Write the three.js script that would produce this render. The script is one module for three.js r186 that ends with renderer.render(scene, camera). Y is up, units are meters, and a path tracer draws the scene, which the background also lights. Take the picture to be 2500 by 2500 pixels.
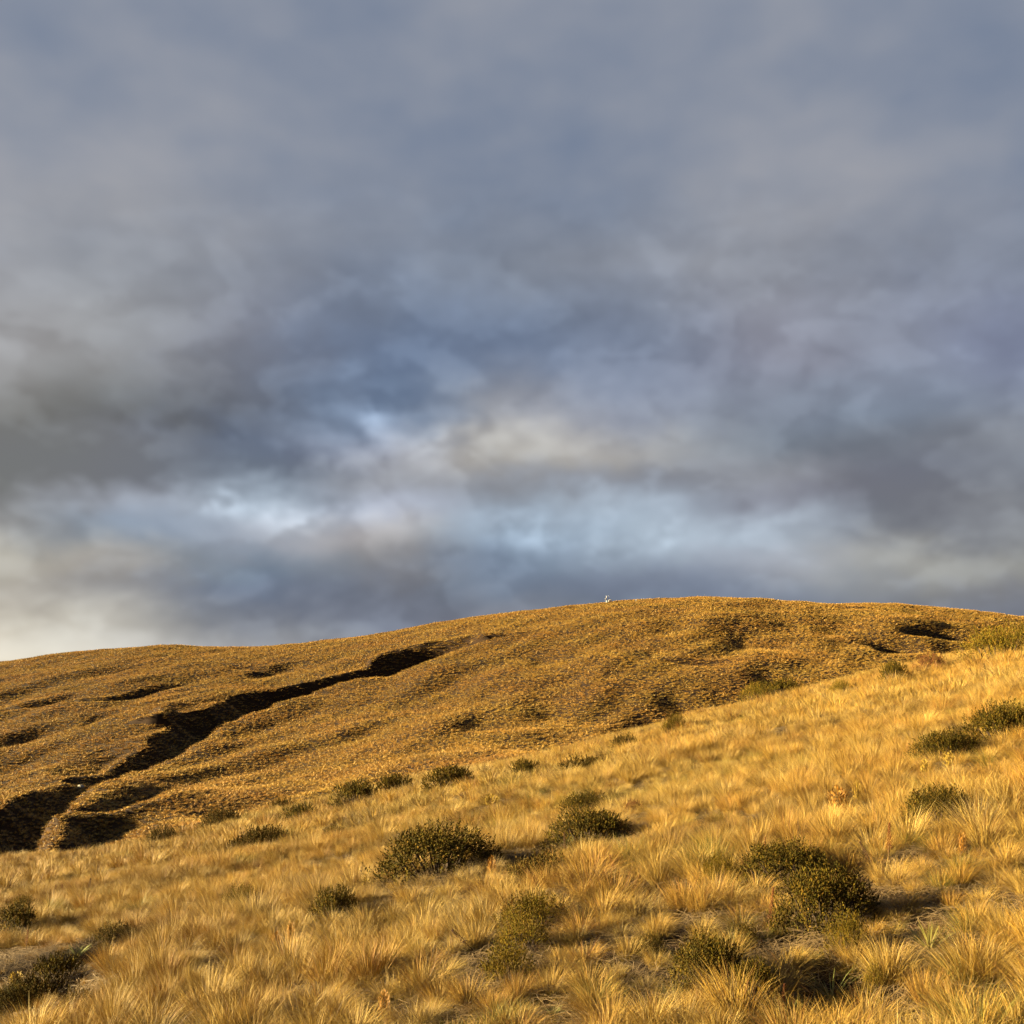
import * as THREE from 'three';
import { mergeGeometries } from 'three/addons/utils/BufferGeometryUtils.js';
import { ImprovedNoise } from 'three/addons/math/ImprovedNoise.js';

// ---------------------------------------------------------------- camera, sky, sun, exposure
const scene = new THREE.Scene();
const EXPOSURE = 10.5;                         // exposed for the sunlit grass under a dim deck of cloud
const EYE = 2.4;                              // eye height above the ground at the camera, metres
const F = 3018, CX = 1250, HZ = 1620;         // focal length and centre of the 2500 px photograph
const camera = new THREE.PerspectiveCamera(2 * Math.atan(HZ / F) * 180 / Math.PI, 2500 / (2 * HZ), 0.1, 9000);
camera.position.set(0, EYE, 0);
camera.setViewOffset(2500, 2 * HZ, 0, 0, 2500, 2500);   // level camera, lens shifted up
camera.updateProjectionMatrix();
const renderer = new THREE.WebGLRenderer({ antialias: true });
renderer.toneMapping = THREE.LinearToneMapping;
renderer.toneMappingExposure = EXPOSURE;
renderer.shadowMap.enabled = true;
const SUN_AZ = THREE.MathUtils.degToRad(-75), SUN_EL = THREE.MathUtils.degToRad(12);   // azimuth from straight ahead, negative to the left
const sunDir = new THREE.Vector3(Math.sin(SUN_AZ) * Math.cos(SUN_EL), Math.sin(SUN_EL), -Math.cos(SUN_AZ) * Math.cos(SUN_EL));
const sun = new THREE.DirectionalLight(new THREE.Color().setRGB(1, 0.80, 0.44), 5);
sun.name = 'sun';
sun.position.copy(sunDir).multiplyScalar(1500); sun.target.position.set(0, 0, -300);
sun.castShadow = true; sun.shadow.mapSize.set(4096, 4096); sun.shadow.radius = 1.3;
Object.assign(sun.shadow.camera, { left: -900, right: 900, top: 300, bottom: -300, near: 10, far: 4000 });
scene.add(sun, sun.target);

// ---------------------------------------------------------------- random numbers and noise
function rng(seed) { let a = seed >>> 0; return () => { a = (a + 0x6D2B79F5) | 0; let t = Math.imul(a ^ (a >>> 15), 1 | a); t = (t + Math.imul(t ^ (t >>> 7), 61 | t)) ^ t; return ((t ^ (t >>> 14)) >>> 0) / 4294967296; }; }
const PN = new ImprovedNoise();
const noise = (x, y, z = 0) => PN.noise(x + 31.7, y + 11.3, z + 5.1);
function fbm(x, y, z = 0, oct = 4) { let s = 0, a = 0.5, f = 1; for (let i = 0; i < oct; i++) { s += a * noise(x * f, y * f, z + i * 7.3); a *= 0.5; f *= 2.03; } return s; }
const clamp = (x, a, b) => Math.min(b, Math.max(a, x));
const smooth = (a, b, x) => { const t = clamp((x - a) / (b - a), 0, 1); return t * t * (3 - 2 * t); };
const lerp = (a, b, t) => a + (b - a) * t;
function curve(table) {                       // smooth (monotone-free cubic) interpolation of [x, y] pairs, held flat outside
  return (x) => {
    const n = table.length; if (x <= table[0][0]) return table[0][1] + (x - table[0][0]) * (table[1][1] - table[0][1]) / (table[1][0] - table[0][0]);
    if (x >= table[n - 1][0]) return table[n - 1][1] + (x - table[n - 1][0]) * (table[n - 1][1] - table[n - 2][1]) / (table[n - 1][0] - table[n - 2][0]);
    let i = 0; while (x > table[i + 1][0]) i++;
    const [x0, y0] = table[i], [x1, y1] = table[i + 1], h = x1 - x0, t = (x - x0) / h;
    const m0 = i > 0 ? (y1 - table[i - 1][1]) / (x1 - table[i - 1][0]) : (y1 - y0) / h, m1 = i < n - 2 ? (table[i + 2][1] - y0) / (table[i + 2][0] - x0) : (y1 - y0) / h;
    const t2 = t * t, t3 = t2 * t;
    return (2 * t3 - 3 * t2 + 1) * y0 + (t3 - 2 * t2 + t) * h * m0 + (-2 * t3 + 3 * t2) * y1 + (t3 - t2) * h * m1;
  };
}

// ---------------------------------------------------------------- the sky: a broken deck of grey evening cloud, air and clouds only
{
  const W = 2048, H = 1024, data = new Float32Array(W * H * 4);
  const lin = (c) => { c /= 255; return c <= 0.04045 ? c / 12.92 : Math.pow((c + 0.055) / 1.055, 2.4); };
  // cloud colours across the open stretch of sky ahead: azimuth columns, elevation rows
  const COLS = [0, 310, 620, 930, 1240, 1550, 1860, 2170, 2480];
  const ROWS = [600, 840, 1000, 1080, 1150, 1220, 1300, 1370, 1430, 1500, 1570, 1640];
  const GRID = [
    [[150,152,158],[142,147,156],[132,139,153],[128,138,156],[134,142,156],[140,146,158],[142,147,158],[136,142,156],[132,139,156]],
    [[160,160,162],[150,152,156],[128,135,152],[110,128,158],[114,131,160],[126,138,162],[138,142,160],[136,144,164],[128,138,166]],
    [[128,128,126],[118,121,124],[102,110,126],[110,129,158],[152,156,166],[138,146,164],[128,138,156],[125,138,158],[132,142,162]],
    [[120,122,122],[116,120,128],[94,106,128],[148,154,170],[178,175,170],[164,164,165],[128,138,152],[118,126,140],[130,136,148]],
    [[116,118,117],[117,122,131],[112,124,142],[148,152,162],[152,156,164],[140,146,158],[140,144,154],[115,120,134],[122,128,140]],
    [[126,127,128],[150,158,172],[160,175,192],[168,175,192],[152,164,180],[168,184,202],[130,134,148],[118,122,134],[130,134,142]],
    [[160,160,158],[134,148,166],[162,170,184],[172,170,172],[152,172,194],[172,190,208],[168,182,198],[125,130,140],[135,138,142]],
    [[186,182,170],[160,159,157],[120,136,156],[142,143,148],[118,135,158],[150,166,184],[164,172,186],[164,165,162],[152,153,150]],
    [[184,178,166],[146,147,150],[115,128,150],[120,126,140],[115,129,150],[122,134,156],[134,145,164],[146,150,155],[128,130,136]],
    [[214,207,190],[182,180,174],[128,134,146],[122,130,148],[122,128,142],[118,131,151],[116,127,149],[117,126,143],[120,126,140]],
    [[232,223,202],[200,196,186],[158,160,164],[132,138,150],[122,128,142],[118,130,150],[116,127,148],[117,126,143],[120,126,140]],
    [[242,230,204],[208,202,190],[166,166,168],[138,142,152],[128,133,145],[120,131,148],[117,127,147],[118,126,143],[121,127,140]],
  ];
  // brighter, thinner gaps in the cloud: px, py, sx, sy, strength
  const GAPS = [[1000, 1090, 200, 50, 12], [530, 1228, 46, 20, 56], [700, 1262, 70, 26, 18], [820, 1270, 90, 30, 14], [1320, 1318, 60, 22, 30], [1470, 1345, 90, 18, 16], [1612, 1292, 34, 26, 34], [1290, 1290, 40, 18, 18], [905, 1005, 34, 46, 26], [1560, 1180, 60, 40, 10]];
  const cr = (p0, p1, p2, p3, t) => 0.5 * (2 * p1 + (p2 - p0) * t + (2 * p0 - 5 * p1 + 4 * p2 - p3) * t * t + (3 * p1 - p0 - 3 * p2 + p3) * t * t * t);
  const find = (A, x) => { let i = 0; while (i < A.length - 2 && x > A[i + 1]) i++; return [i, clamp((x - A[i]) / (A[i + 1] - A[i]), 0, 1)]; };
  const at = (i, j) => GRID[clamp(j, 0, ROWS.length - 1)][clamp(i, 0, COLS.length - 1)];
  const sample = (px, py, k) => { const [i, t] = find(COLS, px), [j, s] = find(ROWS, py); const row = (jj) => cr(at(i - 1, jj)[k], at(i, jj)[k], at(i + 1, jj)[k], at(i + 2, jj)[k], t); return cr(row(j - 1), row(j), row(j + 1), row(j + 2), s); };
  for (let y = 0; y < H; y++) {
    const el = ((y + 0.5) / H - 0.5) * Math.PI;           // row 0 = straight down
    for (let x = 0; x < W; x++) {
      const az = ((x + 0.5) / W - 0.5) * 2 * Math.PI + Math.PI / 2;   // 0 = straight ahead (-z)
      let a = az; while (a > Math.PI) a -= 2 * Math.PI; while (a < -Math.PI) a += 2 * Math.PI;
      const dx = Math.sin(a) * Math.cos(el), dy = Math.sin(el), dz = -Math.cos(a) * Math.cos(el);
      // a cloud deck seen from below: stretch the noise towards the horizon
      const k = 1 / (Math.max(dy, 0) + 0.22), nx = dx * k * 1.5, nz = dz * k * 1.5;
      const big = fbm(nx * 1.3 + 3.1, nz * 1.3, 2.2, 5), fine = fbm(dx * 17, dy * 30, dz * 17, 5), wisp = fbm(dx * 42 + big * 3, dy * 64, dz * 42, 4);
      const wx = fbm(dx * 9, dy * 13, dz * 9 + 4, 5), wy = fbm(dx * 9 + 9, dy * 13 + 5, dz * 9, 5);
      // general deck
      const t = clamp(0.5 + big * 1.25 + fine * 0.3, 0, 1);
      let c = [lerp(112, 158, t), lerp(126, 160, t), lerp(150, 168, t)];
      // low sun behind the deck on the left: warm, bright cloud round it, wide and soft
      const sd = Math.max(0, dx * sunDir.x + dy * sunDir.y + dz * sunDir.z);
      const low = Math.exp(-Math.pow(Math.max(el, 0) / 0.24, 2)), glow = Math.pow(sd, 2.2) * low * 0.85 + Math.pow(sd, 12) * 0.5;
      c = [c[0] + 95 * glow, c[1] + 78 * glow, c[2] + 36 * glow];
      // the stretch ahead
      if (Math.abs(a) < 0.95 && el > -0.12 && el < 0.75) {
        const px = CX + F * Math.tan(a), py = HZ - F * Math.tan(el) / Math.cos(a);
        const inA = 1 - smooth(1300, 1900, Math.abs(px - CX)), inB = smooth(360, 800, py), w = inA * inB;
        if (w > 0) {
          const qx = px + wx * 150 + wisp * 40, qy = py + wy * 90 + wisp * 30;
          const g = [0, 1, 2].map((kk) => sample(clamp(qx, -60, 2560), qy, kk)), grey = (g[0] + g[1] + g[2]) / 3; for (let kk = 0; kk < 3; kk++) g[kk] = lerp(g[kk], grey, 0.16);
          let up = 0; for (const [gx, gy, sx, sy, s] of GAPS) { const rx = (px + wx * 90 + wisp * 60 - gx) / sx, ry = (py + wy * 60 + wisp * 40 - gy) / sy; up += s * Math.exp(-0.5 * (rx * rx + ry * ry)); }
          const edge = smooth(-0.06, 0.14, fbm(dx * 13 + wx * 1.4, dy * 26 + wy * 1.4, dz * 13 + 8, 6)) - 0.5;
          const mod = fine * 18 + wisp * 13 + edge * 11 + up * 0.95 * clamp(0.8 + edge * 0.9 + wisp * 2.6, 0, 2);
          for (let kk = 0; kk < 3; kk++) c[kk] = lerp(c[kk], g[kk] + mod * [0.92, 1, 1.06][kk], w);
        }
      }
      if (el < 0) { const q = smooth(0, -0.5, el); c = [lerp(c[0], 120, q), lerp(c[1], 118, q), lerp(c[2], 118, q)]; }
      const o = (y * W + x) * 4;
      for (let kk = 0; kk < 3; kk++) data[o + kk] = lin(clamp(c[kk], 10, 250)) / EXPOSURE;
      data[o + 3] = 1;
    }
  }
  const sky = new THREE.DataTexture(data, W, H, THREE.RGBAFormat, THREE.FloatType);
  sky.mapping = THREE.EquirectangularReflectionMapping; sky.colorSpace = THREE.LinearSRGBColorSpace;
  sky.magFilter = sky.minFilter = THREE.LinearFilter; sky.wrapS = THREE.RepeatWrapping; sky.needsUpdate = true;
  scene.background = sky; scene.environment = sky;
}

// ---------------------------------------------------------------- the land
// The near slope rises to the right and rolls over a crest some 70 m off; a shallow valley; the broad hill beyond, cut by gullies.
const rowToV = (row) => (HZ - row) / F, colToU = (col) => (col - CX) / F;
const crestV = curve([[0, 2104], [259, 2086], [569, 2016], [828, 1962], [1074, 1908], [1294, 1866], [1553, 1796], [1682, 1762], [1876, 1717], [2070, 1672], [2264, 1628], [2500, 1583]].map(([c, r]) => [colToU(c), rowToV(r)]));
const skyV = curve([[-400, 1612], [-150, 1616], [0, 1615], [129, 1601], [259, 1586], [375, 1580], [518, 1580], [660, 1577], [802, 1564], [958, 1543], [1100, 1517], [1229, 1499], [1359, 1484], [1488, 1470], [1592, 1462], [1708, 1459], [1812, 1462], [1941, 1469], [2045, 1475], [2135, 1474], [2226, 1477], [2329, 1489], [2500, 1507]].map(([c, r]) => [colToU(c), rowToV(r)]));
const DS = 800, D0 = 230, DROP = 0.165, QP = 1.55;
const farDist = (col, row) => { const u = colToU(col); return DS - (DS - D0) * Math.pow(clamp((skyV(u) - rowToV(row)) / DROP, 0, 4), 1 / QP); };
const farPoint = (col, row) => { const d = farDist(col, row); return [colToU(col) * d, d]; };

const DIPS = [];
function nearHeight(x, d) {
  const c = EYE, k = c / (72 * 72), u = clamp(x / Math.max(d, 6), -0.75, 0.75), lead = 2 * Math.sqrt(c * k);
  const plane = -0.0645 + 0.2075 * u, w = smooth(8, 60, d);
  let y = d * (lerp(plane, u > -0.6 && u < 0.6 ? crestV(u) : plane, w) + lead) - c - k * d * d;
  if (d < 6) y = (0.2075 * x) + d * (-0.0645 + lead) - c;
  if (d > 75) y -= Math.pow((d - 75) / 60, 2) * 2.2;
  for (const h of DIPS) { const qx = (x - h.x) / h.rx, qd = (d - h.d) / h.rd, e = qx * qx + qd * qd; if (e < 6) y -= h.dep * Math.exp(-1.6 * e * (qx < 0 ? 1.6 : 1)); }
  y += 0.35 * noise(x * 0.09, d * 0.09, 3) + 0.16 * noise(x * 0.31, d * 0.31, 8);
  return y;
}
// gullies: polylines seen on the hill, with depth, half-width of the left bank, of the right bank
const GULLIES = [
  { p: [[1105, 1578], [1030, 1594], [940, 1628], [850, 1652], [740, 1676], [640, 1700], [540, 1745], [470, 1790], [400, 1822], [300, 1856], [225, 1893], [150, 1950], [90, 1995], [20, 2060], [-120, 2170]], crest: 0.42, d: [4, 9, 10, 11.5, 11, 9.5, 8.5, 8, 6, 7, 4.5, 10, 13, 14, 14], l: 12.5, r: 7 },
  { p: [[720, 1618], [660, 1640], [600, 1655]], d: [1, 3, 1], l: 9, r: 9 },
  { p: [[470, 1880], [400, 1915], [330, 1945], [282, 1973], [200, 1990], [120, 2008]], d: [0.6, 2, 4.5, 4.5, 4, 3], l: 10, r: 7 },
  { p: [[300, 1985], [255, 2010], [215, 2045], [160, 2085], [90, 2140]], d: [2, 5, 6, 6, 5], l: 11, r: 7 },
  { p: [[430, 1668], [340, 1690], [250, 1708], [132, 1720], [40, 1736], [-60, 1750]], d: [0.8, 2, 2.2, 1.8, 1.6, 1], l: 5, r: 5 },
  { p: [[380, 1818], [310, 1820], [240, 1842], [200, 1866]], d: [1, 4, 5, 3], l: 11, r: 9 },
  { p: [[1600, 1600], [1660, 1604], [1720, 1610], [1760, 1614]], d: [0.3, 2, 1.6, 0.3], l: 5, r: 6 },
  { p: [[2040, 1482], [2085, 1486], [2140, 1488]], d: [0.3, 2, 0.3], l: 6, r: 8 },
  { p: [[560, 1628], [620, 1634], [680, 1630]], d: [0.3, 2, 0.3], l: 6, r: 6 },
].map((g) => {              // finely divided and eased so that no bend is sharp
  let w = [], d = []; const P = g.p.map(([c, r]) => farPoint(c, r));
  for (let i = 0; i < P.length - 1; i++) for (let q = 0; q < 8; q++) { const t = q / 8; w.push([lerp(P[i][0], P[i + 1][0], t), lerp(P[i][1], P[i + 1][1], t)]); d.push(lerp(g.d[i], g.d[i + 1], t)); }
  w.push(P[P.length - 1]); d.push(g.d[g.d.length - 1]);
  for (let k = 0; k < 14; k++) { w = w.map((p, i) => i && i < w.length - 1 ? [(w[i - 1][0] + 2 * p[0] + w[i + 1][0]) / 4, (w[i - 1][1] + 2 * p[1] + w[i + 1][1]) / 4] : p); d = d.map((p, i) => i && i < d.length - 1 ? (d[i - 1] + 2 * p + d[i + 1]) / 4 : p); }
  return { ...g, w, d };
});
// hollows with a steep left wall: col, row, half-length, half-width (m), depth (m), turn
const HOLLOWS = [[1480, 1712, 115, 42, 5.6, 0], [620, 1790, 70, 30, 2.6, 0], [1319, 1606, 12, 9, 3.5, 0], [1394, 1716, 36, 13, 4.9, 0.1], [1574, 1706, 22, 12, 3.6, 0], [1545, 1772, 34, 16, 4.6, 0], [1174, 1743, 22, 12, 2.4, 0.2], [1108, 1673, 20, 12, 2.2, 0],
  [2262, 1541, 30, 9, 8, -0.25], [2172, 1570, 30, 8, 5.6, -0.2], [2336, 1590, 15, 10, 4, 0], [1888, 1660, 10, 9, 3.8, 0], [1655, 1672, 20, 11, 3, 0], [165, 1702, 16, 11, 3.8, 0], [222, 1760, 9, 8, 2.6, 0],
  [420, 1840, 13, 9, 3, 0], [1760, 1668, 12, 9, 2.2, 0], [1480, 1560, 26, 10, 2, 0], [1650, 1532, 30, 10, 2, 0], [900, 1780, 22, 12, 1.8, 0], [700, 1880, 18, 10, 1.6, 0], [60, 1800, 15, 10, 2, 0], [1800, 1560, 26, 12, 1.8, 0], [2000, 1600, 20, 12, 1.8, 0], [1250, 1800, 14, 10, 2, 0]].map(([c, r, L, w, dep, tn]) => { const [x, d] = farPoint(c, r); return { x, d, L, w, dep, cs: Math.cos(tn), sn: Math.sin(tn) }; });
for (const g of GULLIES) { const xs = g.w.map((p) => p[0]), ds = g.w.map((p) => p[1]); g.box = [Math.min(...xs) - 45, Math.max(...xs) + 45, Math.min(...ds) - 45, Math.max(...ds) + 45]; }
function carve(x0, d0) {
  const x = x0 + 4 * noise(x0 * 0.02, d0 * 0.02, 41) + 2.4 * noise(x0 * 0.06, d0 * 0.06, 43), d = d0 + 5 * noise(x0 * 0.018, d0 * 0.018, 47);
  let cut = 0;
  for (const g of GULLIES) {
    if (x < g.box[0] || x > g.box[1] || d < g.box[2] || d > g.box[3]) continue;
    let best = 1e9, side = 0, dep = 0;
    for (let i = 0; i < g.w.length - 1; i++) {
      const [ax, ad] = g.w[i], [bx, bd] = g.w[i + 1], ex = bx - ax, ed = bd - ad, t = clamp(((x - ax) * ex + (d - ad) * ed) / (ex * ex + ed * ed), 0, 1);
      const qx = x - ax - t * ex, qd = d - ad - t * ed, dist = Math.hypot(qx, qd);
      if (dist < best) { best = dist; side = ex * qd - ed * qx; dep = lerp(g.d[i], g.d[i + 1], t); }
    }
    const wob = 1 + 0.34 * noise(x * 0.04, d * 0.04, 17) + 0.2 * noise(x * 0.13, d * 0.13, 19);
    const left = g.w[0][0] > g.w[g.w.length - 1][0] ? side < 0 : side > 0;      // the sunward, far bank
    const w = (left ? g.l : g.crest ? lerp(g.r, 17, smooth(500, 580, d)) : g.r) * wob, s = best / w;
    const f = s < 1.6 ? Math.pow(1 - smooth(-0.25, 1.6, s), 1.15) / Math.pow(1 - smooth(-0.25, 1.6, 0), 1.15) : 0;
    cut = Math.max(cut, dep * f);
    if (left) cut -= (g.crest ? lerp(0.26, g.crest, smooth(320, 500, d)) : 0.26) * dep * Math.exp(-Math.pow((s - 1.5) / 0.8, 2));
  }
  for (const h of HOLLOWS) {
    const qx = x - h.x, qd = d - h.d; if (Math.abs(qx) > 300 || Math.abs(qd) > 300) continue;
    const al = qx * h.cs + qd * h.sn, ac = -qx * h.sn + qd * h.cs;               // along, across
    const wall = al < 0 ? 0.48 : 1.15, e = Math.pow(al / (h.L * wall), 2) + Math.pow(ac / (h.w * 2.6), 2);
    cut += (h.dep > 5 ? 1.1 : 0.64) * h.dep * Math.exp(-1.3 * e);
  }
  return cut;
}
function farHeight(x, d) {
  const u = clamp(x / Math.max(d, 100), -0.7, 0.7), vs = skyV(clamp(u, -0.5, 0.5));
  const side = Math.pow(Math.max(0, Math.abs(u) - 0.45), 2) * 0.6;
  let v;
  if (d <= DS) v = vs - side - DROP * Math.pow((DS - d) / (DS - D0), QP); else v = vs - side - 0.05 * Math.pow((d - DS) / 500, 2) - 0.02 * ((d - DS) / 500);
  let y = v * d;
  if (d > DS + 700) y = Math.max(y, -140);
  if (d > 150 && d < 1300) {
    y -= carve(x, d);
    const p = x * 0.93 - d * 0.37, q = x * 0.37 + d * 0.93, on = smooth(150, 260, d) * (1 - 0.65 * smooth(560, 760, d));      // across and along the run of the spurs
    y += on * (2.6 * noise(x * 0.012 + 4, d * 0.010, 1) + 3.4 * noise(p * 0.027, q * 0.0095, 5) + 1.6 * noise(p * 0.062, q * 0.021, 7)) + 0.4 * noise(x * 0.085, d * 0.05, 9) + 0.14 * noise(x * 0.19, d * 0.15, 12);
  }
  return y;
}
function ground(x, z) {
  const d = Math.max(-z, 0), r = Math.hypot(x, z);
  if (z > 0) return EYE + nearHeight(x, 0) - 0.04 * z + 0 * r;
  const n = nearHeight(x, d);
  if (d < 110) return EYE + n;
  const f = farHeight(x, d), k = 6;           // smooth union of the two slopes in the valley
  const h = clamp(0.5 + 0.5 * (n - f) / k, 0, 1);
  return EYE + lerp(lerp(f, n, h) + k * h * (1 - h), f, smooth(170, 230, d) * (n > f ? 0 : 1));
}
const nearPoint = (col, row) => {             // where a sight line meets the near slope
  const u = colToU(col), v = rowToV(row); let last = 60, gap = 1e9;
  for (let d = 2; d < 80; d += 0.1) { const g = v - nearHeight(u * d, d) / d; if (g < gap) { gap = g; last = d; } if (g < 0) break; }
  return [u * last, ground(u * last, -last), -last, last];
};

// bare ground, and other places where no tussock grows: col, row, radius in px across, in px down
const BARE = [[70, 2376, 190, 50], [110, 2425, 190, 44], [30, 2478, 130, 44], [235, 2332, 80, 14], [1560, 2185, 120, 20], [2060, 2466, 50, 12], [690, 2245, 60, 14], [1290, 2105, 70, 16], [905, 2290, 45, 10]];
for (const [c, r, w, h] of BARE) { const [x, , , d] = nearPoint(c, r), mpp = d / F; DIPS.push({ x, d, rx: Math.max(0.5, w * mpp * 0.9), rd: Math.max(0.7, h * mpp * 3.2), dep: 0.16 + 0.0016 * w }); }
function canvasTex(w, h, paint, srgb = true) {
  const data = new Uint8Array(w * h * 4); for (let y = 0; y < h; y++) for (let x = 0; x < w; x++) { const c = paint(x, y); const o = (y * w + x) * 4; data[o] = clamp(c[0], 0, 255); data[o + 1] = clamp(c[1], 0, 255); data[o + 2] = clamp(c[2], 0, 255); data[o + 3] = 255; }
  const t = new THREE.DataTexture(data, w, h); t.magFilter = THREE.LinearFilter; t.minFilter = THREE.LinearFilter; t.wrapS = t.wrapT = THREE.RepeatWrapping; if (srgb) t.colorSpace = THREE.SRGBColorSpace; t.needsUpdate = true; return t;
}
{
  // one sheet, laid out in rings round the standpoint, finer where it is near
  const angs = []; for (let a = -180; a < -36; a += 6) angs.push(a); for (let a = -36; a < 36; a += 0.22) angs.push(a); for (let a = 36; a <= 180; a += 6) angs.push(a);
  const rad = [0.01]; let r = 0.6; while (r < 5200) { rad.push(r); r += clamp(r * 0.016, 0.12, r > 1000 ? 60 : 3.2); }
  const pos = [], uv = [], idx = [], col = [], na = angs.length;
  for (const rr of rad) for (const a of angs) {
    const t = a * Math.PI / 180, x = Math.sin(t) * rr, z = -Math.cos(t) * rr;
    pos.push(x, ground(x, z), z); uv.push(x / 3, z / 3);
    const n = fbm(x * 0.35, z * 0.35, 4, 4), m = fbm(x * 0.02, z * 0.02, 14, 3); col.push(1 + n * 0.7 + m * 0.3, 1 + n * 0.6 + m * 0.35, 1 + n * 0.5 + m * 0.2);
  }
  for (let i = 0; i < rad.length - 1; i++) for (let j = 0; j < na - 1; j++) { const a = i * na + j, b = a + na; idx.push(a, a + 1, b, b, a + 1, b + 1); }
  const g = new THREE.BufferGeometry(); g.setAttribute('position', new THREE.Float32BufferAttribute(pos, 3)); g.setAttribute('uv', new THREE.Float32BufferAttribute(uv, 2)); g.setAttribute('color', new THREE.Float32BufferAttribute(col, 3)); g.setIndex(idx); g.computeVertexNormals();
  const tex = canvasTex(512, 512, (x, y) => { const a = x / 512 * 6.2832, b = y / 512 * 6.2832; const n = fbm(Math.cos(a) * 3, Math.sin(a) * 3 + Math.cos(b) * 3, Math.sin(b) * 3, 5) + 0.6 * noise(Math.cos(a) * 24, Math.sin(a) * 24 + Math.cos(b) * 24, Math.sin(b) * 24); return [34 + n * 42, 23 + n * 29, 13 + n * 18]; });
  const m = new THREE.MeshPhysicalMaterial({ map: tex, roughness: 1, specularIntensity: 0.15, vertexColors: true, bumpMap: tex, bumpScale: 0.04 });
  const o = new THREE.Mesh(g, m); o.name = 'hillside_ground'; o.castShadow = o.receiveShadow = true; o.userData = { kind: 'structure' }; scene.add(o);
}

// ---------------------------------------------------------------- materials
const leafMat = (r, g, b, tr = 0.3, rough = 0.85, vc = true) => new THREE.MeshPhysicalMaterial({ color: new THREE.Color().setRGB(r, g, b), roughness: rough, transmission: tr, thickness: 0, side: THREE.DoubleSide, vertexColors: vc, specularIntensity: 0.35 });
const plain = (r, g, b, rough = 0.8) => new THREE.MeshPhysicalMaterial({ color: new THREE.Color().setRGB(r, g, b), roughness: rough, specularIntensity: 0.3, side: THREE.DoubleSide });
const numbers = new Map();
function numbered(name) { const n = numbers.get(name) ?? 0; numbers.set(name, n + 1); return n ? name + '_' + String(n).padStart(3, '0') : name; }
function tag(o, label, category, group) { o.userData.label = label; o.userData.category = category; if (group) o.userData.group = group; o.traverse((m) => { if (m.isMesh) m.castShadow = m.receiveShadow = true; }); return o; }

// ---------------------------------------------------------------- tussocks
class Strip {                                  // gathers blades and leaves into one geometry
  constructor() { this.p = []; this.n = []; this.c = []; this.i = []; }
  // ribbon along pts with given half-widths, flat normal turned about the way it runs
  ribbon(pts, half, side, color) {
    const base = this.p.length / 3, k = pts.length;
    for (let q = 0; q < k; q++) {
      const a = pts[Math.max(0, q - 1)], b = pts[Math.min(k - 1, q + 1)], t = new THREE.Vector3().subVectors(b, a).normalize(), n = new THREE.Vector3().crossVectors(side, t).normalize();
      for (const s of (q === k - 1 ? [0] : [-1, 1])) { this.p.push(pts[q].x + side.x * half[q] * s, pts[q].y + side.y * half[q] * s, pts[q].z + side.z * half[q] * s); this.n.push(n.x, n.y, n.z); this.c.push(...color); }
    }
    for (let q = 0; q < k - 1; q++) { const a = base + q * 2; if (q < k - 2) this.i.push(a, a + 1, a + 2, a + 1, a + 3, a + 2); else this.i.push(a, a + 1, a + 2); }
  }
  build() { const g = new THREE.BufferGeometry(); g.setAttribute('position', new THREE.Float32BufferAttribute(this.p, 3)); g.setAttribute('normal', new THREE.Float32BufferAttribute(this.n, 3)); g.setAttribute('color', new THREE.Float32BufferAttribute(this.c, 3)); g.setIndex(this.i); return g; }
}
const BLADE = { straw: [0.236, 0.151, 0.029], gold: [0.208, 0.119, 0.0155], rust: [0.125, 0.052, 0.008], pale: [0.278, 0.199, 0.06], green: [0.078, 0.075, 0.011], dead: [0.085, 0.056, 0.025] };
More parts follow.
